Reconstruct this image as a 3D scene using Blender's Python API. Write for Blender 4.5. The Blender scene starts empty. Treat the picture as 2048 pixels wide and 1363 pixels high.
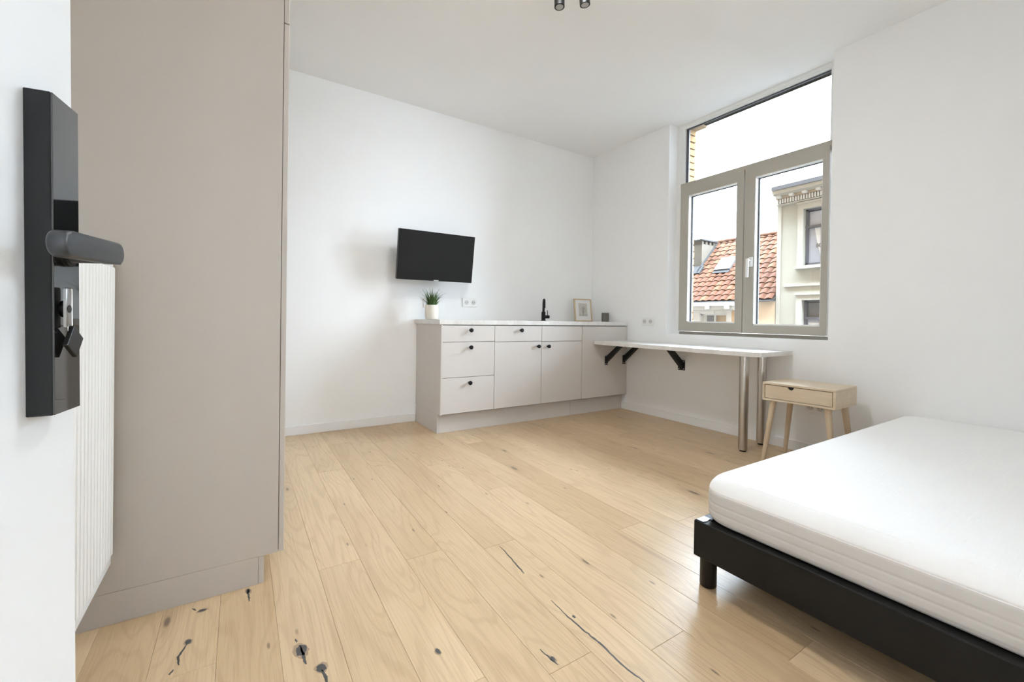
import bpy, bmesh, math, random
from mathutils import Vector, Matrix, Euler
random.seed(7)
S = bpy.context.scene
COL = S.collection

# ------------------------------------------------------------------ camera, sky, exposure
FPX, CXP, CYP = 853.218, 1023.734, 645.165
YAW, PITCH, ROLL = 0.567634, -0.0076664, 0.0155805
HC = 0.9
cam_d = bpy.data.cameras.new('camera'); cam = bpy.data.objects.new('camera', cam_d); COL.objects.link(cam)
cam_d.sensor_fit = 'HORIZONTAL'; cam_d.sensor_width = 36.0
cam_d.lens = FPX / 2048 * 36.0
cam_d.shift_x = (1024 - CXP) / 2048
cam_d.shift_y = (CYP - 681.5) / 2048
cam_d.clip_start = 0.02; cam_d.clip_end = 300
fw = Vector((math.sin(YAW)*math.cos(PITCH), math.cos(YAW)*math.cos(PITCH), math.sin(PITCH)))
rt = Vector((math.cos(YAW), -math.sin(YAW), 0)); up = rt.cross(fw)
rt2 = rt*math.cos(ROLL) + up*math.sin(ROLL); up2 = up*math.cos(ROLL) - rt*math.sin(ROLL)
R3 = Matrix((rt2, up2, -fw)).transposed()
cam.matrix_world = Matrix.Translation((0, 0, HC)) @ R3.to_4x4()
S.camera = cam

world = bpy.data.worlds.new('overcast_sky'); S.world = world; world.use_nodes = True
bg = world.node_tree.nodes['Background']
bg.inputs['Color'].default_value = (0.865, 1.0, 1.17, 1)
# CIE overcast sky: luminance (1 + 2 sin(elevation)) / 3
wN, wL = world.node_tree.nodes, world.node_tree.links
wtc = wN.new('ShaderNodeTexCoord'); wsx = wN.new('ShaderNodeSeparateXYZ'); wL.new(wtc.outputs['Generated'], wsx.inputs[0])
wmx = wN.new('ShaderNodeMath'); wmx.operation = 'MAXIMUM'; wmx.inputs[1].default_value = 0.0; wL.new(wsx.outputs[2], wmx.inputs[0])
wma = wN.new('ShaderNodeMath'); wma.operation = 'MULTIPLY_ADD'; wma.inputs[1].default_value = 2/3; wma.inputs[2].default_value = 1/3; wL.new(wmx.outputs[0], wma.inputs[0])
wL.new(wma.outputs[0], bg.inputs['Strength'])
S.view_settings.view_transform = 'Standard'
S.view_settings.look = 'None'
S.view_settings.gamma = 1.0
S.view_settings.use_curve_mapping = False
S.view_settings.exposure = 5.9
FILL_LAMP = 0.92                                     # strength of the added, unseen ceiling lamp
S.cycles.max_bounces = 14
S.cycles.diffuse_bounces = 8
S.cycles.glossy_bounces = 4
S.cycles.transparent_max_bounces = 16
S.cycles.sample_clamp_indirect = 8.0
S.cycles.use_denoising = True
S.cycles.use_adaptive_sampling = True
S.cycles.adaptive_threshold = 0.025

# daylight portal in the window opening (guides sky sampling, gives no light of its own)
pd = bpy.data.lights.new('window_portal', 'AREA'); pd.shape = 'RECTANGLE'; pd.size = 1.95; pd.size_y = 1.3
pd.cycles.is_portal = True
po = bpy.data.objects.new('window_portal', pd); COL.objects.link(po)
po.location = (3.72, 1.93, 1.76); po.rotation_euler = (0, math.pi/2, 0)

# ------------------------------------------------------------------ room numbers
D, W, H = 3.5968, 3.3554, 2.7371
XL, YS = -0.42, -0.36
YF, YP = 3.0536, 3.1138

# ------------------------------------------------------------------ materials
def new_mat(name):
    m = bpy.data.materials.new(name); m.use_nodes = True
    return m, m.node_tree.nodes, m.node_tree.links, m.node_tree.nodes['Principled BSDF']
def mat(name, col, rough=0.5, metal=0.0, ior=1.5, var=0.03, scale=6.0, bump=0.0, bscale=200.0, stretch=(1, 1, 1), coat=0.0, spec=0.5):
    m, N, L, p = new_mat(name)
    p.inputs['Roughness'].default_value = rough; p.inputs['Metallic'].default_value = metal
    p.inputs['IOR'].default_value = ior; p.inputs['Specular IOR Level'].default_value = spec; p.inputs['Coat Weight'].default_value = coat
    tc = N.new('ShaderNodeTexCoord'); mp = N.new('ShaderNodeMapping'); mp.inputs['Scale'].default_value = stretch
    L.new(tc.outputs['Object'], mp.inputs['Vector'])
    nz = N.new('ShaderNodeTexNoise'); nz.inputs['Scale'].default_value = scale; nz.inputs['Detail'].default_value = 4
    L.new(mp.outputs[0], nz.inputs['Vector'])
    mx = N.new('ShaderNodeMix'); mx.data_type = 'RGBA'
    mx.inputs[6].default_value = tuple(c*(1-var) for c in col) + (1,)
    mx.inputs[7].default_value = tuple(min(1, c*(1+var)) for c in col) + (1,)
    L.new(nz.outputs['Fac'], mx.inputs[0]); L.new(mx.outputs[2], p.inputs['Base Color'])
    if bump:
        n2 = N.new('ShaderNodeTexNoise'); n2.inputs['Scale'].default_value = bscale; n2.inputs['Detail'].default_value = 3
        L.new(mp.outputs[0], n2.inputs['Vector'])
        b = N.new('ShaderNodeBump'); b.inputs['Strength'].default_value = bump; b.inputs['Distance'].default_value = 0.001
        L.new(n2.outputs['Fac'], b.inputs['Height']); L.new(b.outputs[0], p.inputs['Normal'])
    return m

M = {}
M['wall'] = mat('white_plaster', (0.89, 0.89, 0.885), 0.85, var=0.01, bump=0.08, bscale=160)
M['ceiling'] = mat('ceiling_paint', (0.89, 0.89, 0.885), 0.9, var=0.01)
M['baseboard'] = mat('baseboard_paint', (0.84, 0.835, 0.825), 0.55, var=0.01)
M['door'] = mat('door_paint', (0.75, 0.765, 0.775), 0.4, var=0.01)
M['greigeshade'] = mat('greige_melamine_shaded', (0.50, 0.455, 0.41), 0.5, var=0.012, bump=0.03, bscale=500)  # cabinet greige darkened, the wardrobe's shade put into its colour
M['greige'] = mat('greige_melamine', (0.625, 0.59, 0.56), 0.5, var=0.012, bump=0.03, bscale=500)
M['gap'] = mat('shadow_gap_carcass', (0.07, 0.06, 0.05), 0.7)
M['black'] = mat('black_metal', (0.006, 0.006, 0.0065), 0.4, var=0.05, spec=0.35)
M['blackmat'] = mat('matte_black_coat', (0.0075, 0.008, 0.0085), 0.55, var=0.05, spec=0.3)
M['lever'] = mat('anthracite_coat', (0.028, 0.030, 0.033), 0.42, var=0.05)
M['blackgloss'] = mat('black_mirror_glass', (0.006, 0.006, 0.006), 0.03, ior=1.95, var=0.02)
M['tvscreen'] = mat('tv_screen', (0.009, 0.0095, 0.009), 0.28, var=0.02, spec=0.35)
M['badge'] = mat('silver_badge', (0.6, 0.6, 0.6), 0.4, metal=0.3)
M['steel'] = mat('brushed_steel', (0.56, 0.53, 0.49), 0.32, metal=1.0, var=0.05, scale=30, stretch=(8, 8, 0.3))
M['keysteel'] = mat('key_nickel', (0.4, 0.4, 0.39), 0.3, metal=1.0)
M['radiator'] = mat('radiator_enamel', (0.86, 0.86, 0.84), 0.3, var=0.01)
M['plastic'] = mat('white_plastic', (0.84, 0.835, 0.815), 0.35, var=0.01)
M['socketdark'] = mat('socket_recess', (0.62, 0.61, 0.58), 0.5, var=0.02)
M['hole'] = mat('dark_hole', (0.03, 0.03, 0.03), 0.8)
M['winframe'] = mat('greige_window_frame', (0.43, 0.40, 0.345), 0.45, var=0.02)
M['winwhite'] = mat('white_window_trim', (0.83, 0.83, 0.815), 0.4, var=0.01)
M['gasket'] = mat('dark_gasket', (0.09, 0.095, 0.11), 0.5)
M['ceramic'] = mat('cream_ceramic', (0.78, 0.72, 0.63), 0.45, var=0.02)
M['soil'] = mat('potting_soil', (0.05, 0.035, 0.02), 0.9, var=0.3, scale=80)
M['cup'] = mat('grey_stoneware', (0.16, 0.145, 0.125), 0.6, var=0.08, scale=40)
M['paper'] = mat('white_mat_board', (0.8, 0.79, 0.77), 0.8, var=0.01)
M['print'] = mat('grey_print_paper', (0.56, 0.54, 0.5), 0.8, var=0.06, scale=30)
M['ink'] = mat('print_ink', (0.2, 0.19, 0.18), 0.8)
M['legblack'] = mat('bed_leg_lacquer', (0.005, 0.005, 0.005), 0.3, var=0.05, spec=0.4)
M['leather'] = mat('black_leatherette', (0.0055, 0.0055, 0.0052), 0.5, var=0.08, spec=0.3, bump=0.25, bscale=700)
M['corner'] = mat('corner_bracket_plastic', (0.05, 0.055, 0.07), 0.35)
def glow(name, col, strength):
    m, N, L, p = new_mat(name); p.inputs['Base Color'].default_value = (0.8, 0.8, 0.8, 1)
    p.inputs['Emission Color'].default_value = col + (1,); p.inputs['Emission Strength'].default_value = strength; return m
M['fillglow'] = glow('fill_lamp_diffuser', (0.97, 1.0, 1.0), FILL_LAMP)
M['hallfloor'] = mat('hall_oak', (0.5, 0.36, 0.23), 0.5, var=0.1)
M['lens'] = mat('frosted_lens', (0.42, 0.41, 0.39), 0.3)

def wood(name, c1, c2, rough=0.5, scale=1.0, axis=1, line=0.5):
    m, N, L, p = new_mat(name); p.inputs['Roughness'].default_value = rough
    tc = N.new('ShaderNodeTexCoord'); mp = N.new('ShaderNodeMapping')
    s = [30*scale]*3; s[axis] = 2.2*scale; mp.inputs['Scale'].default_value = s
    L.new(tc.outputs['Object'], mp.inputs['Vector'])
    nz = N.new('ShaderNodeTexNoise'); nz.inputs['Scale'].default_value = 1.3; nz.inputs['Detail'].default_value = 6; nz.inputs['Distortion'].default_value = 0.6
    L.new(mp.outputs[0], nz.inputs['Vector'])
    mx = N.new('ShaderNodeMix'); mx.data_type = 'RGBA'; mx.inputs[6].default_value = c1 + (1,); mx.inputs[7].default_value = c2 + (1,)
    rp = N.new('ShaderNodeValToRGB'); rp.color_ramp.elements[0].position = 0.5-line*0.5; rp.color_ramp.elements[1].position = 0.5+line*0.5
    L.new(nz.outputs['Fac'], rp.inputs[0]); L.new(rp.outputs[0], mx.inputs[0]); L.new(mx.outputs[2], p.inputs['Base Color'])
    return m
M['oak_light'] = wood('pale_oak_veneer', (0.62, 0.50, 0.35), (0.72, 0.60, 0.45), 0.5, 1.0, 1)
M['oak_leg'] = wood('pale_oak_leg', (0.60, 0.47, 0.32), (0.70, 0.56, 0.40), 0.5, 1.0, 2)
M['frame_oak'] = wood('oak_frame', (0.55, 0.42, 0.26), (0.66, 0.52, 0.35), 0.5, 2.0, 2)

def plank_mat():
    m, N, L, p = new_mat('oak_plank')
    geo = N.new('ShaderNodeNewGeometry'); oi = N.new('ShaderNodeObjectInfo')
    off = N.new('ShaderNodeVectorMath'); off.operation = 'SCALE'; off.inputs[0].default_value = (13.1, 37.7, 5.3)
    L.new(oi.outputs['Random'], off.inputs['Scale'])
    add = N.new('ShaderNodeVectorMath'); add.operation = 'ADD'
    L.new(geo.outputs['Position'], add.inputs[0]); L.new(off.outputs[0], add.inputs[1])
    def mapped(sc):
        mp = N.new('ShaderNodeMapping'); mp.inputs['Scale'].default_value = sc; L.new(add.outputs[0], mp.inputs['Vector']); return mp.outputs[0]
    def noise(v, s, d=3, dist=0.0):
        n = N.new('ShaderNodeTexNoise'); n.inputs['Scale'].default_value = s; n.inputs['Detail'].default_value = d; n.inputs['Distortion'].default_value = dist
        L.new(v, n.inputs['Vector']); return n.outputs['Fac']
    def math_(op, a, b=None, clamp=False):
        n = N.new('ShaderNodeMath'); n.operation = op; n.use_clamp = clamp
        for i, x in enumerate((a, b)):
            if x is None: continue
            if isinstance(x, (int, float)): n.inputs[i].default_value = x
            else: L.new(x, n.inputs[i])
        return n.outputs[0]
    def smooth(x, a, b):
        n = N.new('ShaderNodeMapRange'); n.interpolation_type = 'SMOOTHSTEP'
        n.inputs['From Min'].default_value = a; n.inputs['From Max'].default_value = b; L.new(x, n.inputs['Value']); return n.outputs[0]
    def mix(f, a, b):
        n = N.new('ShaderNodeMix'); n.data_type = 'RGBA'
        if isinstance(f, (int, float)): n.inputs[0].default_value = f
        else: L.new(f, n.inputs[0])
        for i, x in ((6, a), (7, b)):
            if isinstance(x, tuple): n.inputs[i].default_value = x + (1,)
            else: L.new(x, n.inputs[i])
        return n.outputs[2]
    # knots
    vor = N.new('ShaderNodeTexVoronoi'); vor.voronoi_dimensions = '2D'; vor.inputs['Scale'].default_value = 1.0; L.new(mapped((4.2, 1.25, 1.0)), vor.inputs['Vector'])
    sep = N.new('ShaderNodeSeparateXYZ')
    kd = vor.outputs['Distance']
    krand = N.new('ShaderNodeSeparateColor'); L.new(vor.outputs['Color'], krand.inputs[0])
    on = smooth(krand.outputs[0], 0.52, 0.62)
    knot_r = math_('MULTIPLY', kd, math_('ADD', 0.75, math_('MULTIPLY', krand.outputs[1], 1.1)))
    halo = math_('MULTIPLY', math_('SUBTRACT', 1.0, smooth(knot_r, 0.03, 0.17)), on)
    core = math_('MULTIPLY', math_('SUBTRACT', 1.0, smooth(knot_r, 0.018, 0.055)), on)
    v2 = N.new('ShaderNodeTexVoronoi'); v2.voronoi_dimensions = '2D'; v2.inputs['Scale'].default_value = 1.0; L.new(mapped((9.0, 2.6, 1.0)), v2.inputs['Vector'])
    k2 = N.new('ShaderNodeSeparateColor'); L.new(v2.outputs['Color'], k2.inputs[0])
    speck = math_('MULTIPLY', math_('SUBTRACT', 1.0, smooth(v2.outputs['Distance'], 0.015, 0.05)), smooth(k2.outputs[0], 0.66, 0.72))
    v3 = N.new('ShaderNodeTexVoronoi'); v3.voronoi_dimensions = '2D'; v3.inputs['Scale'].default_value = 1.0; L.new(mapped((7.0, 0.55, 1.0)), v3.inputs['Vector'])
    k3 = N.new('ShaderNodeSeparateColor'); L.new(v3.outputs['Color'], k3.inputs[0])
    streak = math_('MULTIPLY', math_('SUBTRACT', 1.0, smooth(v3.outputs['Distance'], 0.0, 0.16)), smooth(k3.outputs[0], 0.6, 0.66))
    # cathedral grain: stretched rings bent by noise and knots
    g0 = noise(mapped((5.0, 0.55, 1.0)), 1.0, 2, 0.3)
    warp = math_('ADD', math_('MULTIPLY', g0, 15.0), math_('MULTIPLY', math_('SUBTRACT', 1.0, smooth(kd, 0.0, 0.42)), 2.2))
    rings = math_('SINE', math_('MULTIPLY', warp, 6.2832))
    ringl = smooth(rings, 0.35, 1.0)
    fine = noise(mapped((190.0, 5.0, 1.0)), 1.0, 4)
    pores = smooth(noise(mapped((420.0, 14.0, 1.0)), 1.0, 2), 0.56, 0.72)
    blotch = noise(mapped((2.2, 0.9, 1.0)), 1.0, 3, 0.4)
    c = mix(oi.outputs['Random'], (0.53, 0.372, 0.214), (0.70, 0.523, 0.328))
    c = mix(smooth(blotch, 0.35, 0.75), c, mix(oi.outputs['Random'], (0.64, 0.475, 0.294), (0.545, 0.388, 0.228)))
    c = mix(math_('MULTIPLY', ringl, 0.22), c, (0.36, 0.225, 0.12))
    c = mix(math_('MULTIPLY', smooth(fine, 0.42, 0.75), 0.36), c, (0.40, 0.26, 0.15))
    c = mix(math_('MULTIPLY', pores, 0.16), c, (0.28, 0.17, 0.09))
    c = mix(math_('MULTIPLY', halo, 0.36), c, (0.30, 0.19, 0.11))
    c = mix(math_('MULTIPLY', core, 0.8), c, (0.10, 0.07, 0.05))
    c = mix(math_('MULTIPLY', streak, 0.34), c, (0.27, 0.175, 0.105))
    c = mix(math_('MULTIPLY', speck, 0.72), c, (0.14, 0.09, 0.06))
    L.new(c, p.inputs['Base Color'])
    r = math_('ADD', 0.25, math_('MULTIPLY', fine, 0.14)); L.new(r, p.inputs['Roughness'])
    b = N.new('ShaderNodeBump'); b.inputs['Strength'].default_value = 0.12; b.inputs['Distance'].default_value = 0.0012
    L.new(math_('SUBTRACT', fine, math_('ADD', pores, math_('MULTIPLY', ringl, 0.4))), b.inputs['Height']); L.new(b.outputs[0], p.inputs['Normal'])
    return m
M['plank'] = plank_mat()
M['subfloor'] = mat('subfloor', (0.16, 0.11, 0.07), 0.8)
M['filler'] = mat('dark_knot_filler', (0.075, 0.07, 0.068), 0.45, var=0.25, scale=60)
M['filler_soft'] = mat('knot_edge_wood', (0.36, 0.25, 0.16), 0.45, var=0.3, scale=50)

def worktop_mat(name):
    m, N, L, p = new_mat(name); p.inputs['Roughness'].default_value = 0.35
    tc = N.new('ShaderNodeTexCoord'); n1 = N.new('ShaderNodeTexNoise'); n1.inputs['Scale'].default_value = 14; n1.inputs['Detail'].default_value = 8; n1.inputs['Roughness'].default_value = 0.65
    L.new(tc.outputs['Object'], n1.inputs['Vector'])
    n2 = N.new('ShaderNodeTexNoise'); n2.inputs['Scale'].default_value = 90; n2.inputs['Detail'].default_value = 3; L.new(tc.outputs['Object'], n2.inputs['Vector'])
    rp = N.new('ShaderNodeValToRGB'); e = rp.color_ramp.elements
    e[0].position = 0.36; e[0].color = (0.66, 0.635, 0.60, 1); e[1].position = 0.60; e[1].color = (0.78, 0.765, 0.745, 1)
    mm = N.new('ShaderNodeMath'); mm.operation = 'MULTIPLY_ADD'; mm.inputs[1].default_value = 0.3; L.new(n2.outputs['Fac'], mm.inputs[0])
    m3 = N.new('ShaderNodeMath'); m3.operation = 'MULTIPLY'; m3.inputs[1].default_value = 0.7; L.new(n1.outputs['Fac'], m3.inputs[0]); L.new(m3.outputs[0], mm.inputs[2])
    L.new(mm.outputs[0], rp.inputs[0]); L.new(rp.outputs[0], p.inputs['Base Color'])
    return m
M['worktop'] = worktop_mat('white_stone_laminate')

def quilt_mat():
    m, N, L, p = new_mat('mattress_quilt'); p.inputs['Roughness'].default_value = 0.85
    p.inputs['Base Color'].default_value = (0.9, 0.9, 0.9, 1); p.inputs['Sheen Weight'].default_value = 0.15
    geo = N.new('ShaderNodeNewGeometry'); sp = N.new('ShaderNodeSeparateXYZ'); L.new(geo.outputs['Position'], sp.inputs[0])
    def wave(o, s):
        a = N.new('ShaderNodeMath'); a.operation = 'MULTIPLY'; a.inputs[1].default_value = s; L.new(o, a.inputs[0])
        b = N.new('ShaderNodeMath'); b.operation = 'SINE'; L.new(a.outputs[0], b.inputs[0])
        c = N.new('ShaderNodeMath'); c.operation = 'ABSOLUTE'; L.new(b.outputs[0], c.inputs[0])
        d = N.new('ShaderNodeMath'); d.operation = 'POWER'; d.inputs[1].default_value = 0.45; L.new(c.outputs[0], d.inputs[0]); return d.outputs[0]
    mu = N.new('ShaderNodeMath'); mu.operation = 'MULTIPLY'; L.new(wave(sp.outputs[0], 3.14159/0.016), mu.inputs[0]); L.new(wave(sp.outputs[1], 3.14159/0.016), mu.inputs[1])
    nz = N.new('ShaderNodeTexNoise'); nz.inputs['Scale'].default_value = 7; nz.inputs['Detail'].default_value = 3; L.new(geo.outputs['Position'], nz.inputs['Vector'])
    ad = N.new('ShaderNodeMath'); ad.operation = 'MULTIPLY_ADD'; ad.inputs[1].default_value = 2.0; L.new(nz.outputs['Fac'], ad.inputs[0]); L.new(mu.outputs[0], ad.inputs[2])
    # quilting only on the level top
    nr = N.new('ShaderNodeSeparateXYZ'); L.new(geo.outputs['Normal'], nr.inputs[0])
    ms = N.new('ShaderNodeMapRange'); ms.inputs['From Min'].default_value = 0.6; ms.inputs['From Max'].default_value = 0.95; L.new(nr.outputs[2], ms.inputs['Value'])
    st = N.new('ShaderNodeMath'); st.operation = 'MULTIPLY_ADD'; st.inputs[1].default_value = 0.22; st.inputs[2].default_value = 0.06; L.new(ms.outputs[0], st.inputs[0])
    b = N.new('ShaderNodeBump'); b.inputs['Distance'].default_value = 0.002; L.new(st.outputs[0], b.inputs['Strength'])
    L.new(ad.outputs[0], b.inputs['Height']); L.new(b.outputs[0], p.inputs['Normal'])
    return m
M['quilt'] = quilt_mat()
M['quiltshade'] = mat('mattress_side_shade', (0.60, 0.575, 0.55), 0.85, var=0.02, scale=20, bump=0.1, bscale=900)  # mattress fabric darkened, shade of its sides put into the colour

def glass_mat(name, tint=(0.97, 0.985, 0.98), ior=1.45):
    m = bpy.data.materials.new(name); m.use_nodes = True; N = m.node_tree.nodes; L = m.node_tree.links
    N.remove(N['Principled BSDF'])
    t = N.new('ShaderNodeBsdfTransparent'); t.inputs[0].default_value = tint + (1,)
    g = N.new('ShaderNodeBsdfGlossy'); g.inputs['Roughness'].default_value = 0.0
    f = N.new('ShaderNodeFresnel'); f.inputs['IOR'].default_value = ior
    mx = N.new('ShaderNodeMixShader'); L.new(f.outputs[0], mx.inputs[0]); L.new(t.outputs[0], mx.inputs[1]); L.new(g.outputs[0], mx.inputs[2])
    L.new(mx.outputs[0], N['Material Output'].inputs['Surface'])
    return m
M['glass'] = glass_mat('clear_window_glass')
M['leaf'] = mat('grass_leaf', (0.07, 0.145, 0.035), 0.5, var=0.45, scale=25)
# exterior
M['brick'] = mat('yellow_brick', (0.20, 0.125, 0.058), 0.9, var=0.25, spec=0.1, scale=9, bump=0.3, bscale=60)
M['mortar'] = mat('mortar', (0.085, 0.06, 0.04), 0.9, var=0.1, spec=0.1)
M['lintel'] = mat('sand_lintel', (0.20, 0.14, 0.078), 0.85, var=0.05, spec=0.1)
M['cream'] = mat('cream_render', (0.325, 0.315, 0.265), 0.85, var=0.03, scale=1.5)
M['creamtrim'] = mat('cream_stone_trim', (0.36, 0.345, 0.295), 0.8, var=0.03)
M['soffit'] = mat('cornice_soffit', (0.34, 0.27, 0.19), 0.8, var=0.05)
M['zinc'] = mat('zinc_gutter', (0.10, 0.10, 0.105), 0.6, var=0.06, spec=0.2)
M['greyframe'] = mat('grey_sash_paint', (0.10, 0.10, 0.115), 0.5, var=0.04)
M['peach'] = mat('peach_render', (0.58, 0.46, 0.33), 0.85, var=0.03, scale=2)
M['ochre'] = mat('ochre_brickwork', (0.50, 0.34, 0.18), 0.85, var=0.08, scale=6)
M['whitestone'] = mat('white_stone', (0.50, 0.485, 0.45), 0.8, var=0.03)
M['chimney'] = mat('rendered_chimney', (0.10, 0.087, 0.07), 0.95, var=0.14, spec=0.1, scale=2.5)
M['lead'] = mat('lead_flashing', (0.045, 0.045, 0.046), 0.9, var=0.2, spec=0.05)
M['street'] = mat('street_asphalt', (0.09, 0.09, 0.09), 0.9, var=0.1)
M['pane_pale'] = mat('curtained_pane', (0.36, 0.38, 0.43), 0.15, var=0.12, scale=1.5)
M['pane_dark'] = mat('dark_pane', (0.13, 0.135, 0.14), 0.1, var=0.1)
M['pane_tan'] = mat('tan_blind', (0.33, 0.25, 0.16), 0.6, var=0.06)
M['curtain'] = mat('white_curtain', (0.66, 0.66, 0.66), 0.8, var=0.03)
M['skyglass'] = mat('roof_window_glass', (0.10, 0.105, 0.115), 0.2, var=0.03)
def tile_mat():
    m, N, L, p = new_mat('clay_tile'); p.inputs['Roughness'].default_value = 0.9; p.inputs['Specular IOR Level'].default_value = 0.15
    oi = N.new('ShaderNodeObjectInfo'); rp = N.new('ShaderNodeValToRGB'); e = rp.color_ramp.elements
    e[0].color = (0.072, 0.030, 0.0155, 1); e[1].color = (0.108, 0.054, 0.026, 1)
    x = e.new(0.5); x.color = (0.09, 0.038, 0.0195, 1)
    L.new(oi.outputs['Random'], rp.inputs[0])
    tc = N.new('ShaderNodeTexCoord'); n = N.new('ShaderNodeTexNoise'); n.inputs['Scale'].default_value = 14; L.new(tc.outputs['Object'], n.inputs['Vector'])
    mx = N.new('ShaderNodeMix'); mx.data_type = 'RGBA'; mx.blend_type = 'MULTIPLY'; mx.inputs[0].default_value = 0.4
    L.new(rp.outputs[0], mx.inputs[6]); L.new(n.outputs['Color'], mx.inputs[7]); L.new(mx.outputs[2], p.inputs['Base Color'])
    return m
M['tile'] = tile_mat()

# ------------------------------------------------------------------ helpers
ORG = {}
class B:
    """collects shapes in world coordinates; build() links them as ONE mesh object"""
    def __init__(s): s.bm = bmesh.new()
    def box(s, x0, x1, y0, y1, z0, z1, bev=0.0, seg=2):
        r = bmesh.ops.create_cube(s.bm, size=1.0)
        vs = r['verts']
        for v in vs:
            v.co = Vector((x0 + (v.co.x+.5)*(x1-x0), y0 + (v.co.y+.5)*(y1-y0), z0 + (v.co.z+.5)*(z1-z0)))
        if bev:
            es = list({e for v in vs for e in v.link_edges})
            bmesh.ops.bevel(s.bm, geom=es, offset=bev, segments=seg, affect='EDGES', profile=0.5)
        return s
    def cyl(s, p0, p1, r0, r1=None, n=24, caps=True):
        r1 = r0 if r1 is None else r1
        p0, p1 = Vector(p0), Vector(p1); d = (p1-p0).normalized()
        a = d.orthogonal().normalized(); b = d.cross(a)
        L0 = [s.bm.verts.new(p0 + (a*math.cos(t)+b*math.sin(t))*r0) for t in [2*math.pi*i/n for i in range(n)]]
        L1 = [s.bm.verts.new(p1 + (a*math.cos(t)+b*math.sin(t))*r1) for t in [2*math.pi*i/n for i in range(n)]]
        for i in range(n): s.bm.faces.new((L0[i], L0[(i+1) % n], L1[(i+1) % n], L1[i]))
        if caps: s.bm.faces.new(L0[::-1]); s.bm.faces.new(L1)
        return s
    def lathe(s, prof, c=(0, 0, 0), n=32, axis='z'):
        loops = []
        for r, h in prof:
            L = []
            for i in range(n):
                t = 2*math.pi*i/n
                if axis == 'z': co = (c[0]+r*math.cos(t), c[1]+r*math.sin(t), c[2]+h)
                elif axis == 'x': co = (c[0]+h, c[1]+r*math.cos(t), c[2]+r*math.sin(t))
                else: co = (c[0]+r*math.cos(t), c[1]+h, c[2]+r*math.sin(t))
                L.append(s.bm.verts.new(co))
            loops.append(L)
        for A, Bq in zip(loops, loops[1:]):
            for i in range(n): s.bm.faces.new((A[i], A[(i+1) % n], Bq[(i+1) % n], Bq[i]))
        s.bm.faces.new(loops[0][::-1]); s.bm.faces.new(loops[-1])
        return s
    def prism(s, pts, vec):
        vec = Vector(vec); A = [s.bm.verts.new(p) for p in pts]; Bq = [s.bm.verts.new(Vector(p)+vec) for p in pts]
        n = len(pts)
        for i in range(n): s.bm.faces.new((A[i], A[(i+1) % n], Bq[(i+1) % n], Bq[i]))
        s.bm.faces.new(A[::-1]); s.bm.faces.new(Bq)
        return s
    def tube(s, pts, rad, n=14):
        pts = [Vector(p) for p in pts]; loops = []
        ref = None
        for i, p in enumerate(pts):
            t = (pts[min(i+1, len(pts)-1)] - pts[max(i-1, 0)]).normalized()
            if ref is None: ref = t.orthogonal().normalized()
            a = (ref - t*ref.dot(t)).normalized(); ref = a; b = t.cross(a)
            r = rad[i] if isinstance(rad, (list, tuple)) else rad
            loops.append([s.bm.verts.new(p + (a*math.cos(q)+b*math.sin(q))*r) for q in [2*math.pi*k/n for k in range(n)]])
        for A, Bq in zip(loops, loops[1:]):
            for i in range(n): s.bm.faces.new((A[i], A[(i+1) % n], Bq[(i+1) % n], Bq[i]))
        s.bm.faces.new(loops[0][::-1]); s.bm.faces.new(loops[-1])
        return s
    def build(s, name, m, parent=None, loc=None, local=False, smooth=None, xf=None):
        bm = s.bm
        bmesh.ops.recalc_face_normals(bm, faces=bm.faces)
        if xf is not None: bmesh.ops.transform(bm, matrix=xf, verts=bm.verts)
        o = Vector((0, 0, 0))
        if not local:
            if parent is not None: o = ORG[parent]
            if loc is not None: o = Vector(loc)
        me = bpy.data.meshes.new(name)
        if o.length: bmesh.ops.translate(bm, verts=bm.verts, vec=-o)
        bm.to_mesh(me); bm.free()
        me.materials.append(M[m] if isinstance(m, str) else m)
        if smooth:
            me.polygons.foreach_set('use_smooth', [True]*len(me.polygons)); me.set_sharp_from_angle(angle=math.radians(smooth))
        ob = bpy.data.objects.new(name, me); COL.objects.link(ob)
        if parent is not None: ob.parent = parent
        elif loc is not None: ob.location = loc
        if parent is not None and loc is not None: ob.location = Vector(loc) - ORG[parent]
        ORG[ob] = o
        return ob
def tag(o, label=None, cat=None, group=None, kind=None):
    if label: o['label'] = label
    if cat: o['category'] = cat
    if group: o['group'] = group
    if kind: o['kind'] = kind
    return o
def thing(name, label, cat, loc, group=None, kind=None, matrix=None):
    o = bpy.data.objects.new(name, None); COL.objects.link(o); o.empty_display_size = 0.1
    if matrix is not None: o.matrix_world = matrix; ORG[o] = Vector((0, 0, 0))
    else: o.location = loc; ORG[o] = Vector(loc)
    return tag(o, label, cat, group, kind)
def struct(b, name, m, label=None, parent=None, smooth=None, loc=None):
    return tag(b.build(name, m, parent, smooth=smooth, loc=loc), label, kind='structure')
def copy_part(o, parent, loc):
    c = o.copy(); COL.objects.link(c); c.parent = parent; c.location = loc; return c

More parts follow.
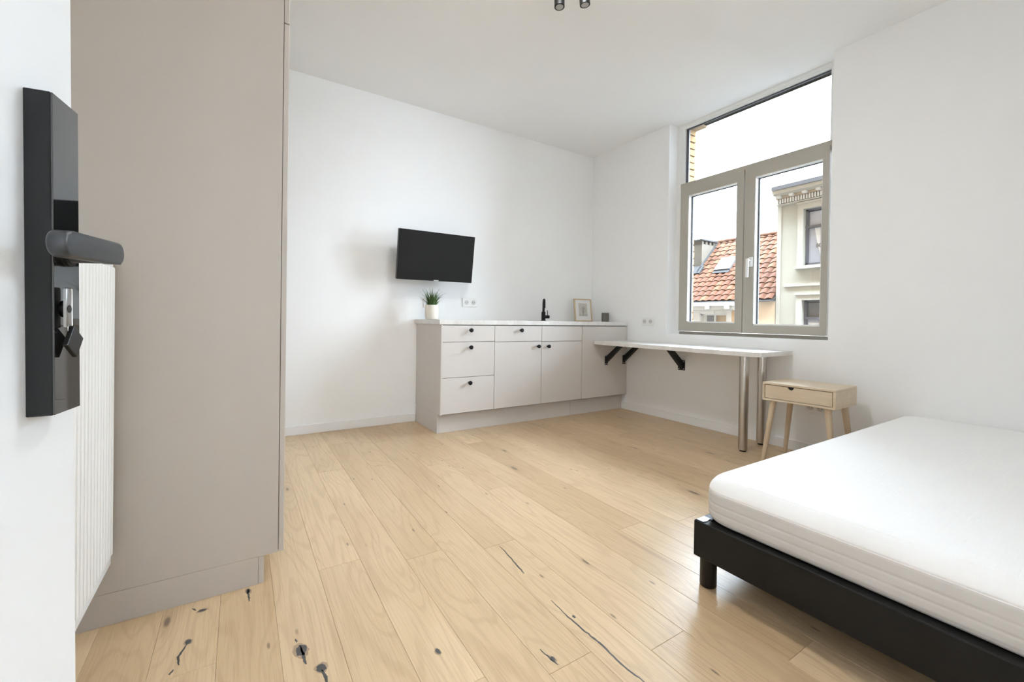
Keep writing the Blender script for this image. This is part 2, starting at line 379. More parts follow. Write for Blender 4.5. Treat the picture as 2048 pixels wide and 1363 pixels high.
# ------------------------------------------------------------------ room shell
T = 0.12
RY0, RY1, RZ0 = 1.2825, 2.583, 0.79            # window recess in the right wall
struct(B().box(XL-T, W+T, D, D+T, -0.1, H), 'wall_back', 'wall', 'white plastered wall behind the kitchen units and television')
struct(B().box(XL-T, XL, YS, D, -0.1, H), 'wall_left', 'wall', 'white wall behind the radiator and wardrobe')
DX0, DX1, DZ = -0.405, 0.50, 2.08           # doorway in the entrance wall, open to the hall
wf_ = B(); wf_.box(XL-T, DX0, YS-T, YS, -0.1, H).box(DX1, W+T, YS-T, YS, -0.1, H).box(DX0, DX1, YS-T, YS, DZ, H).box(DX0, DX1, YS-T, YS, -0.1, -0.012)
struct(wf_, 'wall_front', 'wall', 'white wall at the entrance side of the room')
HX0, HX1, HY0 = -1.1, 1.3, -2.2
hl = B(); hl.box(HX0-T, HX0, HY0, YS-T, -0.1, H).box(HX1, HX1+T, HY0, YS-T, -0.1, H).box(HX0-T, HX1+T, HY0-T, HY0, -0.1, H).box(HX0-T, HX1+T, HY0-T, YS-T, H, H+0.2)
struct(hl, 'wall_hall', 'wall', 'white walls of the entrance hall')
struct(B().box(HX0, HX1, HY0, YS, -0.1, 0.0), 'floor_hall', 'hallfloor', 'wooden hall floor beyond the doorway')
dj = B(); dj.box(DX0, DX0+0.02, YS-T-0.01, YS+0.01, 0, DZ).box(DX1-0.02, DX1, YS-T-0.01, YS+0.01, 0, DZ).box(DX0, DX1, YS-T-0.01, YS+0.01, DZ-0.02, DZ)
struct(dj, 'trim_1', 'door', 'white door lining of the entrance')
rw = B(); rw.box(W, W+T, YS, RY0, -0.1, H).box(W, W+T, RY1, D, -0.1, H).box(W, W+T, RY0, RY1, -0.1, RZ0)
struct(rw, 'wall_right', 'wall', 'white wall with a deep window recess above the desk')
struct(B().box(XL-T, W+T+0.02, YS-T, D+T, H, H+0.2), 'ceiling', 'ceiling', 'smooth white ceiling')
# floor: slab and every plank
fl = struct(B().box(XL, W, YS, D, -0.1, -0.012), 'floor', 'subfloor', 'pale knotty oak plank floor')
PW, X0 = 0.1432, 0.0994
joints = {-2: [1.33, 3.05], -1: [2.2, 0.3], 0: [2.78, 0.62], 1: [1.63, 3.3, -0.1], 2: [2.657, 0.93], 3: [1.535, 3.2, 0.1], 4: [0.85, 2.6], 5: [1.455, 3.1],
          6: [0.7675, 2.45], 7: [1.95, 0.2], 8: [3.05, 0.55], 9: [1.29, 2.75], 10: [2.1, 0.4], 11: [1.209, 3.15], 12: [2.24, 0.5], 13: [1.7, 3.25],
          14: [0.9, 2.6], 15: [2.0, 0.35], 16: [1.35, 2.95], 17: [2.4, 0.8], 18: [1.6], 19: [2.7, 0.9], 20: [1.1, 2.3], 21: [1.9], 22: [2.6]}
planks = []
k = -4
while X0 + k*PW < W:
    x0, x1 = max(XL, X0 + k*PW), min(W, X0 + (k+1)*PW)
    if x1 - x0 > 0.01:
        ys = sorted([YS] + [j for j in joints.get(k, [random.uniform(0.2, 1.6), random.uniform(2.0, 3.3)])] + [D])
        for y0, y1 in zip(ys, ys[1:]):
            b = B().box(x0+0.0002, x1-0.0002, y0+0.0002, y1-0.0002, -0.012, 0.0, 0.0008, 1)
            pl = b.build('plank', 'plank', fl, loc=((x0+x1)/2, (y0+y1)/2, 0))
            planks.append((x0, x1, y0, y1, pl))
    k += 1
def plank_at(x, y):
    for x0, x1, y0, y1, p in planks:
        if x0 <= x < x1 and y0 <= y < y1: return p
def knot(x, y, rx, ry, rot=0.0, m='filler', z=0.0004, n=18, name='knot'):
    pts = []
    for i in range(n):
        t = 2*math.pi*i/n; q = 1 + random.uniform(-0.16, 0.16)
        u, v = rx*math.cos(t)*q, ry*math.sin(t)*q
        pts.append((x + u*math.cos(rot) - v*math.sin(rot), y + u*math.sin(rot) + v*math.cos(rot), z-0.0006))
    B().prism(pts, (0, 0, 0.0006)).build(name, m, plank_at(x, y))
def crack(pts, w=0.004, name='crack'):
    # fine dark filled split along the grain, tapering at both ends
    fin = []
    for (xa, ya), (xb, yb) in zip(pts, pts[1:]):
        for i in range(6):
            t = i/6; fin.append((xa+(xb-xa)*t + random.uniform(-1, 1)*0.0012, ya+(yb-ya)*t))
    fin.append(pts[-1]); n = len(fin)
    Lf = [(x - w*0.5*(0.25+0.75*math.sin(math.pi*(i+0.5)/n))*random.uniform(0.7, 1.2), y, -0.0002) for i, (x, y) in enumerate(fin)]
    Rt = [(x + w*0.5*(0.25+0.75*math.sin(math.pi*(i+0.5)/n))*random.uniform(0.7, 1.2), y, -0.0002) for i, (x, y) in enumerate(fin)]
    b = B()
    for i in range(n-1): b.prism([Lf[i], Rt[i], Rt[i+1], Lf[i+1]], (0, 0, 0.0006))
    b.build(name, 'filler', plank_at(*pts[len(pts)//2]))
for a in [(0.147, 1.262, 0.017, 0.026), (0.1845, 1.171, 0.014, 0.017, 0.5), (-0.089, 1.59, 0.013, 0.008), (0.4598, 1.067, 0.007, 0.012), (-0.112, 1.455, 0.009, 0.011),
          (0.031, 1.625, 0.008, 0.016), (0.71, 0.885, 0.006, 0.011)]:
    knot(a[0], a[1], a[2]*1.12, a[3]*1.15, 0.2, 'filler_soft', 0.0003); knot(a[0], a[1], a[2]*0.8, a[3]*0.85, *a[4:])
crack([(0.147, 1.28), (0.15, 1.235), (0.153, 1.205)], 0.008); crack([(0.142, 1.30), (0.138, 1.315)], 0.005)
crack([(0.185, 1.165), (0.189, 1.135), (0.19, 1.11)], 0.008)
crack([(-0.105, 1.60), (-0.115, 1.615)], 0.006); crack([(-0.113, 1.45), (-0.128, 1.405), (-0.124, 1.37)], 0.006); crack([(-0.135, 1.36), (-0.14, 1.345)], 0.006)
crack([(0.031, 1.635), (0.0315, 1.6), (0.033, 1.565)], 0.006)
crack([(0.878, 1.44), (0.872, 1.36), (0.861, 1.26), (0.858, 1.24)], 0.006)
crack([(0.851, 1.075), (0.849, 1.0), (0.851, 0.925), (0.857, 0.86), (0.853, 0.78), (0.86, 0.71), (0.855, 0.6)], 0.006)
crack([(0.70, 0.93), (0.705, 0.885), (0.71, 0.862)], 0.005); knot(0.865, 0.98, 0.004, 0.007)
# baseboards
struct(B().box(XL, 1.303, D-0.013, D, 0, 0.07, 0.002, 1), 'baseboard_back', 'baseboard', 'white baseboard under the television wall')
struct(B().box(W-0.013, W, YS, YP-0.001, 0, 0.07, 0.002, 1), 'baseboard_right', 'baseboard', 'white baseboard under the desk and window')
struct(B().box(XL, XL+0.013, YS, 1.645, 0, 0.07, 0.002, 1), 'baseboard_left', 'baseboard', 'white baseboard below the radiator')

# ------------------------------------------------------------------ window
XW = 3.475
wn = thing('window_1', 'tall greige two-sash window with a fixed top pane in the recess', None, (XW, 1.93, RZ0), kind='structure')
jm = B()   # white fixed frame around the opening
jm.box(XW, 3.55, 2.535, RY1, RZ0, H).box(XW, 3.55, RY0, 1.322, RZ0, H).box(XW, 3.55, 1.322, 2.535, 2.708, H)
jm.build('outer_frame', 'winwhite', wn)
B().box(XW+0.006, 3.55, 1.322, 2.535, RZ0, 0.816, 0.003, 1).build('bottom_rail', 'winframe', wn)
B().box(XW-0.012, 3.55, 1.322, 2.535, 2.135, 2.188, 0.006).build('transom', 'winframe', wn)
def pane(y0, y1, z0, z1, x=3.505, name='pane', parent=wn):
    return B().box(x, x+0.004, y0, y1, z0, z1).build(name, 'glass', parent)
# fixed top pane with its bead and gasket
bd = B(); e = 0.016
y0, y1, z0, z1 = 1.322, 2.535, 2.188, 2.708
bd.box(XW+0.004, 3.505, y1-0.03, y1, z0, z1).box(XW+0.004, 3.505, y0, y0+0.02, z0, z1).box(XW+0.004, 3.505, y0+0.02, y1-0.03, z1-0.012, z1)
bd.build('glazing_bead', 'winwhite', wn)
g = B(); g.box(3.50, 3.515, 2.479, 2.505, z0, z1).box(3.50, 3.515, 1.34, 1.348, z0, z1).box(3.50, 3.515, 1.34, 2.505, 2.686, 2.697)
g.build('gasket', 'gasket', wn)
pane(1.342, 2.50, 2.188, 2.696)
def sash(ya, yb, ga, gb, za, zb, gza, gzb, xf):
    f = B()
    for bx in [(xf, 3.52, gb, yb, za, zb), (xf, 3.52, ya, ga, za, zb), (xf, 3.52, ga, gb, gzb, zb), (xf, 3.52, ga, gb, za, gza)]:
        f.box(*bx)
    s_ = f.build('sash', 'winframe', wn)
    rd = B()  # pale bead round the glass
    for bx in [(xf+0.004, 3.50, gb-0.006, gb, gza, gzb), (xf+0.004, 3.50, ga, ga+0.004, gza, gzb), (xf+0.004, 3.50, ga, gb, gzb-0.006, gzb), (xf+0.004, 3.50, ga, gb, gza, gza+0.012)]:
        rd.box(*bx)
    rd.build('glazing_bead', 'winwhite', s_)
    gk = B()
    for bx in [(3.498, 3.512, gb-0.016, gb-0.006, gza, gzb), (3.498, 3.512, ga, ga+0.006, gza, gzb), (3.498, 3.512, ga, gb, gzb-0.012, gzb-0.006)]:
        gk.box(*bx)
    gk.build('gasket', 'gasket', s_)
    B().box(3.505, 3.509, ga+0.002, gb-0.002, gza+0.002, gzb-0.002).build('pane', 'glass', s_)
    return s_
sl = sash(1.930, 2.522, 1.988, 2.442, 0.818, 2.150, 0.898, 2.062, 3.452)
sr = sash(1.332, 1.921, 1.372, 1.842, 0.818, 2.150, 0.884, 2.068, 3.452)
wh = B().box(3.438, 3.452, 1.845, 1.875, 1.35, 1.43, 0.004).build('window_handle', 'winwhite', sr)
B().cyl((3.44, 1.864, 1.40), (3.405, 1.864, 1.40), 0.010).build('spindle', 'winwhite', wn, smooth=30)
B().box(3.395, 3.410, 1.854, 1.876, 1.265, 1.415, 0.005).build('handle_lever', 'winwhite', wn)

# ------------------------------------------------------------------ tall wardrobe
YT = 1.65; YT2 = 2.85
wd = thing('wardrobe', 'tall greige wardrobe standing between the radiator and the television wall', 'wardrobe', (-0.15, 2.2, 0))
B().box(XL+0.005, 0.1165, YT, YT2, 0.093, 2.45, 0.0008, 1).build('body', 'greigeshade', wd)
B().box(0.1165, 0.1185, YT+0.004, YT2-0.004, 0.10, 2.44).build('door_gap', 'gap', wd)
for ya, yb in ((YT+0.0015, 2.2485), (2.2515, YT2-0.0015)):
    for za, zb in ((0.0935, 1.892), (1.896, 2.448)):
        B().box(0.1185, 0.1345, ya, yb, za, zb, 0.001, 1).build('wardrobe_door', 'greigeshade', wd)
B().box(XL+0.02, 0.0585, YT+0.012, YT2, 0.0, 0.0925).build('plinth', 'greigeshade', wd)
B().box(0.0595, 0.0755, YT+0.001, YT2, 0.0, 0.0925, 0.001, 1).build('plinth_board', 'greigeshade', wd)
B().box(XL+0.02, 0.0590, YT, YT+0.011, 0.0, 0.0925, 0.0005, 1).build('plinth_board', 'greigeshade', wd)

# ------------------------------------------------------------------ radiator
ra = thing('radiator', 'white ribbed panel radiator on the left wall beside the wardrobe', 'radiator', (-0.36, 1.18, 0.185))
ry0, ry1, rz0, rz1 = 0.72, 1.632, 0.185, 1.06
rb = B()
rb.box(-0.312, -0.304, ry0, ry1, rz0, rz1, 0.003)
npitch = 0.0273; yy = ry1 - 0.022
while yy > ry0 + 0.02:       # pressed vertical ribs with rounded ends
    rb.box(-0.306, -0.297, yy-0.0092, yy+0.0092, rz0+0.032, rz1-0.03, 0.0055, 2); yy -= npitch
rb.build('front_panel', 'radiator', ra, smooth=40)
B().box(-0.395, -0.387, ry0, ry1, rz0, rz1, 0.003).build('back_panel', 'radiator', ra)
for ya in (ry0, ry1-0.003): B().box(-0.387, -0.312, ya, ya+0.003, rz0+0.02, rz1-0.005).build('side_cover', 'radiator', ra)
tg = B(); tg.box(-0.392, -0.308, ry0, ry1, rz1-0.004, rz1)
i = ry0 + 0.02
while i < ry1-0.03: tg.box(-0.38, -0.32, i, i+0.012, rz1, rz1+0.002); i += 0.02
tg.build('top_grille', 'radiator', ra)
cv = B()
i = ry0+0.02
while i < ry1-0.03: cv.box(-0.380, -0.320, i, i+0.002, rz0+0.03, rz1-0.02); i += 0.027
cv.build('convector_fins', 'radiator', ra)
for ya in (ry0+0.1, ry1-0.12): B().box(XL+0.002, -0.395, ya, ya+0.03, rz0+0.1, rz1-0.1).build('wall_bracket', 'radiator', ra)

# ------------------------------------------------------------------ entrance door with lock, lever, key
DM = Matrix.Translation((-0.155, 0.5285, 0.95)) @ Matrix.Rotation(-0.14, 4, 'Z') @ Matrix.Rotation(-0.0115, 4, 'Y')
dr = thing('door_1', 'white entrance door standing open with a black lock plate', None, None, kind='structure', matrix=DM)
B().box(-0.042, 0.0, -0.85, 0.080, -0.938, 1.10, 0.0015, 1).build('door_leaf', 'door', dr, local=True)
lp = B().box(0.0, 0.0170, 0.0, 0.044, -0.140, 0.140, 0.0006, 1).build('lock_plate', 'blackmat', dr, local=True)
ORG[lp] = Vector((0, 0, 0))
B().box(0.0170, 0.0185, 0.0004, 0.0436, -0.1396, 0.1396, 0.0003, 1).build('glass_front', 'blackgloss', lp, local=True)
lv = B()
def stadium(x0, x1, ya, yb, zc, hh, dx, dz, n=10):
    pts = []
    for i in range(n+1):
        t = math.pi/2 + math.pi*i/n; pts.append((ya + hh + hh*math.cos(t), zc + hh*math.sin(t)))
    for i in range(n+1):
        t = -math.pi/2 + math.pi*i/n; pts.append((yb - hh + hh*math.cos(t), zc + dz + hh*math.sin(t)))
    return pts
pr = stadium(0, 0, -0.056, 0.057, 0.0040, 0.0108, 0, 0.0045)
def lx(y): return 0.0425
v0 = [lv.bm.verts.new((lx(y)-0.0062, y, z)) for y, z in pr]; v1 = [lv.bm.verts.new((lx(y)+0.0062, y, z)) for y, z in pr]
n = len(pr)
for i in range(n): lv.bm.faces.new((v0[i], v0[(i+1) % n], v1[(i+1) % n], v1[i]))
f0 = lv.bm.faces.new(v0[::-1]); f1 = lv.bm.faces.new(v1)
bmesh.ops.bevel(lv.bm, geom=list(set(f0.edges) | set(f1.edges)), offset=0.0028, segments=3, affect='EDGES', profile=0.5)
lo = lv.build('lever', 'lever', dr, local=True, smooth=35)
B().cyl((0.0185, 0.022, 0.004), (0.040, 0.024, 0.005), 0.009).build('lever_neck', 'lever', lo, local=True, smooth=35)
B().cyl((0.0185, 0.021, 0.003), (0.022, 0.021, 0.003), 0.0115).build('rose', 'blackmat', lp, local=True, smooth=35)
B().lathe([(0.0075, 0.0185), (0.0075, 0.0205), (0.006, 0.021)], (0, 0.019, -0.047), 20, 'x').build('lock_cylinder', 'blackmat', lp, local=True, smooth=35)
kt = thing('key', 'nickel key with a black square fob hanging in the door lock', 'key', None, matrix=DM)
kb = B().box(0.0195, 0.0222, 0.0165, 0.0205, -0.0495, -0.0445)
kb.box(0.0215, 0.0235, 0.0075, 0.0185, -0.064, -0.028, 0.002)
kb.build('key_bow', 'keysteel', kt, local=True, smooth=40)
B().lathe([(0.0035, 0.0), (0.0035, 0.0006)], (0.0233, 0.0125, -0.047), 16, 'x').build('bow_hole', 'hole', kt, local=True)
fo = B().box(-0.0018, 0.0018, -0.0105, 0.0105, -0.0105, 0.0105, 0.0008)
fo.build('fob', 'black', kt, local=True, xf=Matrix.Translation((0.0245, 0.0165, -0.0765)) @ Matrix.Rotation(math.radians(-36), 4, 'X'))
B().tube([(0.0232, 0.0135 + 0.003*math.cos(t), -0.0645 + 0.004*math.sin(t)) for t in [i*math.pi/8 for i in range(17)]], 0.0006, 6).build('key_ring', 'keysteel', kt, local=True)

# ------------------------------------------------------------------ kitchen units
c0 = 1.305
def knob(x, z, parent, y=YF):
    B().lathe([(0.0085, 0.0), (0.0065, -0.016), (0.0158, -0.021), (0.0172, -0.026), (0.0158, -0.032), (0.009, -0.0335)], (x, y, z), 20, 'y').build('knob', 'black', parent, smooth=35)
ZB, ZT = 0.156, 0.8465
def unit(label, xa, xb, fronts, side=False):
    """fronts: (part name, z0, z1, knob x or None, knob z)"""
    u = thing('kitchen_cabinet', label, 'cabinet', ((xa+xb)/2, 3.33, 0), 'kitchen base cabinets')
    B().box(xa + (0.016 if side else 0.0), xb, YF+0.0195, D-0.002, 0.150, 0.8525).build('body', 'gap', u)
    if side:
        B().box(xa, xa+0.0155, YF+0.001, D-0.001, 0.1505, 0.8525, 0.0006, 1).build('side_panel', 'greige', u)
        B().box(xa, xa+0.0155, YP, D-0.014, 0.0, 0.1495, 0.0006, 1).build('side_plinth', 'greige', u)
    for nm, za, zb, kx, kz in fronts:
        f = B().box(xa+0.002 + (0.003 if side else 0), xb-0.002, YF, YF+0.018, za, zb, 0.0012, 1).build(nm, 'greige', u)
        if kx is not None: knob(kx, kz, f)
    return u
unit('greige cabinet of three drawers with black knobs at the run\'s open end', c0, 1.782,
     [('drawer_front', 0.718, ZT, 1.552, 0.81), ('drawer_front', 0.439, 0.7145, 1.553, 0.674), ('drawer_front', ZB, 0.4355, 1.549, 0.391)], True)
unit('greige cabinet with one knobbed drawer above a door', 1.782, 2.266,
     [('drawer_front', 0.7135, ZT, 2.036, 0.809), ('cabinet_door', ZB, 0.710, 2.2195, 0.668)])
unit('greige sink cabinet with a plain knobless top panel above a door', 2.266, 2.742,
     [('top_panel', 0.710, ZT, None, 0), ('cabinet_door', ZB, 0.7065, 2.3300, 0.666)])
u4 = unit('plain knobless greige corner cabinet behind the desk end', 2.742, W-0.003, [('front_panel', ZB, ZT, None, 0)])
tag(B().box(c0+0.0165, 2.652, YP, YP+0.016, 0.0, 0.149, 0.0008, 1).build('plinth_board', 'greige', loc=(2.0, YP, 0)), 'long greige plinth board under the drawers and doors', 'plinth')
tag(B().box(2.654, W-0.001, YP, YP+0.016, 0.0, 0.149, 0.0008, 1).build('plinth_board', 'greige', loc=(3.0, YP, 0)), 'short greige plinth board under the corner cabinet', 'plinth')
# worktop with sink cut-out
wt = B(); za, zb = 0.8535, 0.891
wx0, wx1, wy0, wy1 = 1.288, W-0.002, YF-0.004, D-0.001
sx0, sx1, sy0, sy1 = 2.36, 2.76, 3.12, 3.42
wt.box(wx0, sx0, wy0, wy1, za, zb, 0.0015, 1).box(sx1, wx1, wy0, wy1, za, zb, 0.0015, 1).box(sx0-0.004, sx1+0.004, wy0, sy0, za, zb, 0.0015, 1).box(sx0-0.004, sx1+0.004, sy1, wy1, za, zb, 0.0015, 1)
tag(wt.build('worktop', 'worktop', loc=(2.3, 3.3, za)), 'white stone-effect worktop running over the kitchen cabinets', 'worktop')
sk = thing('sink', 'small inset steel sink in the white worktop before the black tap', 'sink', (2.56, 3.27, zb))
rm_ = B(); rw_ = 0.018
rm_.box(sx0-rw_, sx0+0.004, sy0-rw_, sy1+rw_, zb, zb+0.0025).box(sx1-0.004, sx1+rw_, sy0-rw_, sy1+rw_, zb, zb+0.0025).box(sx0, sx1, sy0-rw_, sy0+0.004, zb, zb+0.0025).box(sx0, sx1, sy1-0.004, sy1+rw_, zb, zb+0.0025)
rm_.build('rim', 'steel', sk)
bs = B(); t_ = 0.002
bs.box(sx0+.003, sx1-.003, sy0+.003, sy1-.003, 0.872-0.0185+t_, 0.8575)
for bx in [(sx0+.003, sx0+.005), (sx1-.005, sx1-.003)]: bs.box(*bx, sy0+.003, sy1-.003, 0.8555, zb+0.001)
for by in [(sy0+.003, sy0+.005), (sy1-.005, sy1-.003)]: bs.box(sx0+.003, sx1-.003, *by, 0.8555, zb+0.001)
bs.build('basin', 'steel', sk)
B().lathe([(0.03, 0.0), (0.03, 0.001), (0.02, 0.0015)], (2.56, 3.27, 0.8575), 20).build('drain', 'badge', sk)
# faucet
fc = thing('faucet', 'matte black gooseneck mixer tap standing behind the sink', 'tap', (2.585, 3.46, zb))
fx, fy = 2.583, 3.46
B().lathe([(0.026, 0), (0.026, 0.006), (0.0205, 0.008), (0.0205, 0.088), (0.018, 0.092)], (fx, fy, zb), 24).build('tap_body', 'black', fc, smooth=35)
sp = [(fx, fy, zb+0.09), (fx, fy, zb+0.15)]
for i in range(1, 13):
    t = math.pi*i/13; sp.append((fx - 0.026*(1-math.cos(t)), fy - 0.040*(1-math.cos(t)), zb+0.155+0.055*math.sin(t)))
sp += [(fx-0.052, fy-0.080, zb+0.148), (fx-0.052, fy-0.080, zb+0.125)]
B().tube(sp, 0.0125, 16).build('spout', 'black', fc, smooth=50)
B().cyl((fx+0.015, fy, zb+0.042), (fx+0.062, fy-0.012, zb+0.042), 0.0165).build('mixer_cartridge', 'black', fc, smooth=35)
B().cyl((fx+0.047, fy-0.01, zb+0.05), (fx+0.032, fy-0.02, zb+0.108), 0.004).build('mixer_lever', 'black', fc, smooth=35)

# ------------------------------------------------------------------ desk with brackets and legs
ZD = 0.705; dx0, dy0, dy1 = 2.882, 1.500, YF-0.004
dk = thing('desk', 'narrow white stone-effect desk fixed below the window on two steel legs', 'desk', (3.1, 2.2, 0))
B().prism([(W-0.001, dy0, ZD-0.031), (W-0.001, dy1, ZD-0.031), (dx0+0.012, dy1, ZD-0.031), (dx0, dy1-0.012, ZD-0.031), (dx0, dy0+0.055, ZD-0.031), (dx0+0.05, dy0, ZD-0.031)], (0, 0, 0.031)).build('desktop', 'worktop', dk)
for x, y in ((2.992, 1.645), (3.282, 1.672)):
    l_ = B().cyl((x, y, 0.012), (x, y, ZD-0.037), 0.030, n=32).build('leg', 'steel', dk, smooth=35)
    B().cyl((x, y, 0.0), (x, y, 0.013), 0.021).build('foot', 'black', l_, smooth=35)
    B().cyl((x, y, ZD-0.038), (x, y, ZD-0.031), 0.042).build('mounting_plate', 'steel', l_, smooth=35)
def bracket(kind, p):
    b = B(); zt = ZD-0.031; th = 0.004
    if kind == 'cab':     # foot on the cabinet front, strut rising out towards the room
        x, y = p, YF-0.0005
        b.box(x-0.02, x+0.02, y-th, y, 0.465, 0.555)
        b.prism([(x-0.018, y-th, 0.545), (x-0.018, y-th, 0.49), (x-0.018, y-0.215, zt-0.002), (x-0.018, y-0.165, zt-0.002)], (0.036, 0, 0))
        b.box(x-0.02, x+0.02, y-0.23, y-0.10, zt-th, zt-0.0004)
        s_ = [((x+dx, y-th, z), (x+dx, y-th-0.002, z)) for dx in (-0.011, 0.011) for z in (0.477,)]
    else:                 # foot on the window wall, strut rising towards the room
        y, x = p, W-0.0005
        b.box(x-th, x, y-0.035, y+0.035, 0.47, 0.56)
        b.prism([(x-th, y-0.018, 0.55), (x-th, y-0.018, 0.485), (x-0.215, y-0.018, zt-0.002), (x-0.155, y-0.018, zt-0.002)], (0, 0.036, 0))
        b.box(x-0.23, x-0.10, y-0.02, y+0.02, zt-th, zt-0.0004)
        s_ = [((x-th, y+dy, z), (x-th-0.002, y+dy, z)) for dy in (-0.024, 0.024) for z in (0.482, 0.548)]
    br = b.build('bracket', 'blackmat', dk)
    for q0, q1 in s_: B().cyl(q0, q1, 0.005, n=10).build('screw', 'badge', br)
bracket('cab', 3.062); bracket('cab', 3.310); bracket('wall', 2.41)

# ------------------------------------------------------------------ television
tvc = Vector((1.402, 3.385, 1.417))
TM = Matrix.Translation(tvc) @ Matrix.Rotation(math.radians(9), 4, 'X') @ Matrix.Rotation(math.radians(-0.4), 4, 'Y')
tv = thing('television', 'black flat television on a swivel arm above the potted plant', 'television', None, matrix=TM)
tw, th2 = 0.338, 0.202
B().box(-tw, tw, -0.006, 0.034, -th2, th2, 0.003).build('housing', 'black', tv, local=True)
B().box(-tw+0.006, tw-0.006, -0.0075, -0.0055, -th2+0.013, th2-0.006).build('screen', 'tvscreen', tv, local=True)
B().box(-0.022, 0.022, -0.0085, -0.006, -th2+0.001, -th2+0.009, 0.0008, 1).build('badge', 'badge', tv, local=True)
B().box(-0.2, 0.2, 0.034, 0.06, -0.15, 0.1, 0.008).build('rear_cover', 'black', tv, local=True)
B().box(-0.1, 0.1, 0.06, 0.068, -0.1, 0.1).build('mount_plate', 'blackmat', tv, local=True)
iTM = TM.inverted()
am = B(); am.cyl((1.40, 3.45, 1.41), (1.40, D-0.02, 1.41), 0.016).box(1.34, 1.46, D-0.02, D-0.0005, 1.31, 1.51)
am.build('wall_arm', 'blackmat', tv, local=True, xf=iTM)

# ------------------------------------------------------------------ sockets
def socket(label, ctr, wall, n=2, w=0.148, h=0.082):
    """double wall socket; wall 'b' faces -Y, 'r' faces -X"""
    so = thing('wall_socket', label, 'socket', ctr, 'double wall sockets')
    cx_, cy_, cz_ = ctr
    def bx(u0, u1, d0, d1, z0_, z1_, bev=0.0):
        b = B()
        if wall == 'b': b.box(cx_+u0, cx_+u1, D-d1, D-d0, cz_+z0_, cz_+z1_, bev)
        else: b.box(W-d1, W-d0, cy_+u0, cy_+u1, cz_+z0_, cz_+z1_, bev)
        return b
    bx(-w/2, w/2, 0.0, 0.010, -h/2, h/2, 0.003).build('cover_plate', 'plastic', so)
    for sgn in (-1, 1):
        u = sgn*w*0.245
        c = (cx_+u, D, cz_) if wall == 'b' else (W, cy_+u, cz_)
        ax = 'y' if wall == 'b' else 'x'
        ins = B().lathe([(0.0215, -0.0100), (0.0215, -0.0112), (0.0195, -0.0112), (0.019, -0.0104)], c, 24, ax).build('socket_insert', 'socketdark', so, smooth=35)
        for q in (-0.0095, 0.0095):
            cc = (c[0]+q, c[1], c[2]) if wall == 'b' else (c[0], c[1]+q, c[2])
            B().lathe([(0.0032, -0.0104), (0.0032, -0.0108)], cc, 10, ax).build('pin_hole', 'hole', ins)
    return so
socket('white double wall socket on the back wall between plant and tap', (1.818, D, 1.053), 'b')
socket('white double wall socket on the back wall hidden behind the plant pot', (1.440, D, 1.035), 'b')
socket('white double wall socket beside the window above the desk', (W, 2.792, 0.902), 'r')
socket('white double wall socket low on the wall behind the bedside table', (W, 1.345, 0.325), 'r', w=0.12, h=0.075)

# ------------------------------------------------------------------ things on the worktop
pt = thing('potted_plant', 'small grassy green plant in a cream ceramic pot on the worktop', 'plant', (1.364, 3.40, zb))
px, py = 1.364, 3.40
B().lathe([(0.040, 0), (0.050, 0.006), (0.0555, 0.025), (0.057, 0.06), (0.056, 0.118), (0.054, 0.121), (0.050, 0.119), (0.050, 0.105)], (px, py, zb), 40).build('pot', 'ceramic', pt, smooth=40)
B().lathe([(0.050, 0.100), (0.050, 0.107)], (px, py, zb), 24).build('soil', 'soil', pt)
lf = B()
for i in range(150):
    az = random.uniform(0, 2*math.pi); rr = 0.034*math.sqrt(random.random())
    lean = random.uniform(0.05, 0.95)*(0.4+rr/0.034*0.7); Lh = random.uniform(0.10, 0.17); wv = random.uniform(0.0028, 0.0045)
    base = Vector((px + rr*math.cos(az), py + rr*math.sin(az), zb+0.104)); d = Vector((math.cos(az), math.sin(az), 0)); side = Vector((-d.y, d.x, 0))
    pL, pR = [], []
    for s_ in range(6):
        t = s_/5; a_ = lean*(0.35 + 1.0*t)
        p = base + d*(Lh*t*math.sin(a_)) + Vector((0, 0, Lh*t*math.cos(a_)))
        ww = wv*(1 - t**1.8) + 0.0003
        pL.append(lf.bm.verts.new(p - side*ww)); pR.append(lf.bm.verts.new(p + side*ww + d*0.0006))
    for s_ in range(5): lf.bm.faces.new((pL[s_], pR[s_], pR[s_+1], pL[s_+1]))
tag(lf.build('leaves', 'leaf', pt), kind='stuff')
# leaning picture frame
fM = Matrix.Translation((3.118, 3.455, zb+0.001)) @ Matrix.Rotation(math.radians(-7), 4, 'X') @ Matrix.Rotation(math.radians(-3), 4, 'Z')
pf = thing('picture_frame', 'small oak picture frame leaning on the wall beside the grey cup', 'picture frame', None, matrix=fM)
w_, h_, e_ = 0.115, 0.243, 0.011
f = B(); f.box(-w_, -w_+e_, -0.010, 0.010, 0, h_).box(w_-e_, w_, -0.010, 0.010, 0, h_).box(-w_+e_, w_-e_, -0.010, 0.010, 0, e_).box(-w_+e_, w_-e_, -0.010, 0.010, h_-e_, h_)
f.build('frame', 'frame_oak', pf, local=True)
B().box(-w_+e_, w_-e_, -0.002, 0.008, e_, h_-e_).build('mat_board', 'paper', pf, local=True)
pn = B().box(-0.058, 0.058, -0.003, -0.002, 0.055, 0.195).build('print', 'print', pf, local=True); ORG[pn] = Vector((0, 0, 0))
ln = B()   # thin line drawing: stem, leaves and fruit outlines
def stroke(pts, w=0.0016): ln.tube([(x, -0.0032, z) for x, z in pts], w, 6)
stroke([(0.0, 0.06), (-0.004, 0.09), (0.004, 0.12), (0.0, 0.165)])
for cx_, cz_, r_ in ((-0.014, 0.13, 0.014), (0.016, 0.118, 0.015), (0.0, 0.10, 0.012), (0.02, 0.145, 0.010)):
    stroke([(cx_ + r_*math.cos(t), cz_ + r_*1.15*math.sin(t)) for t in [i*math.pi/8 for i in range(17)]], 0.0012)
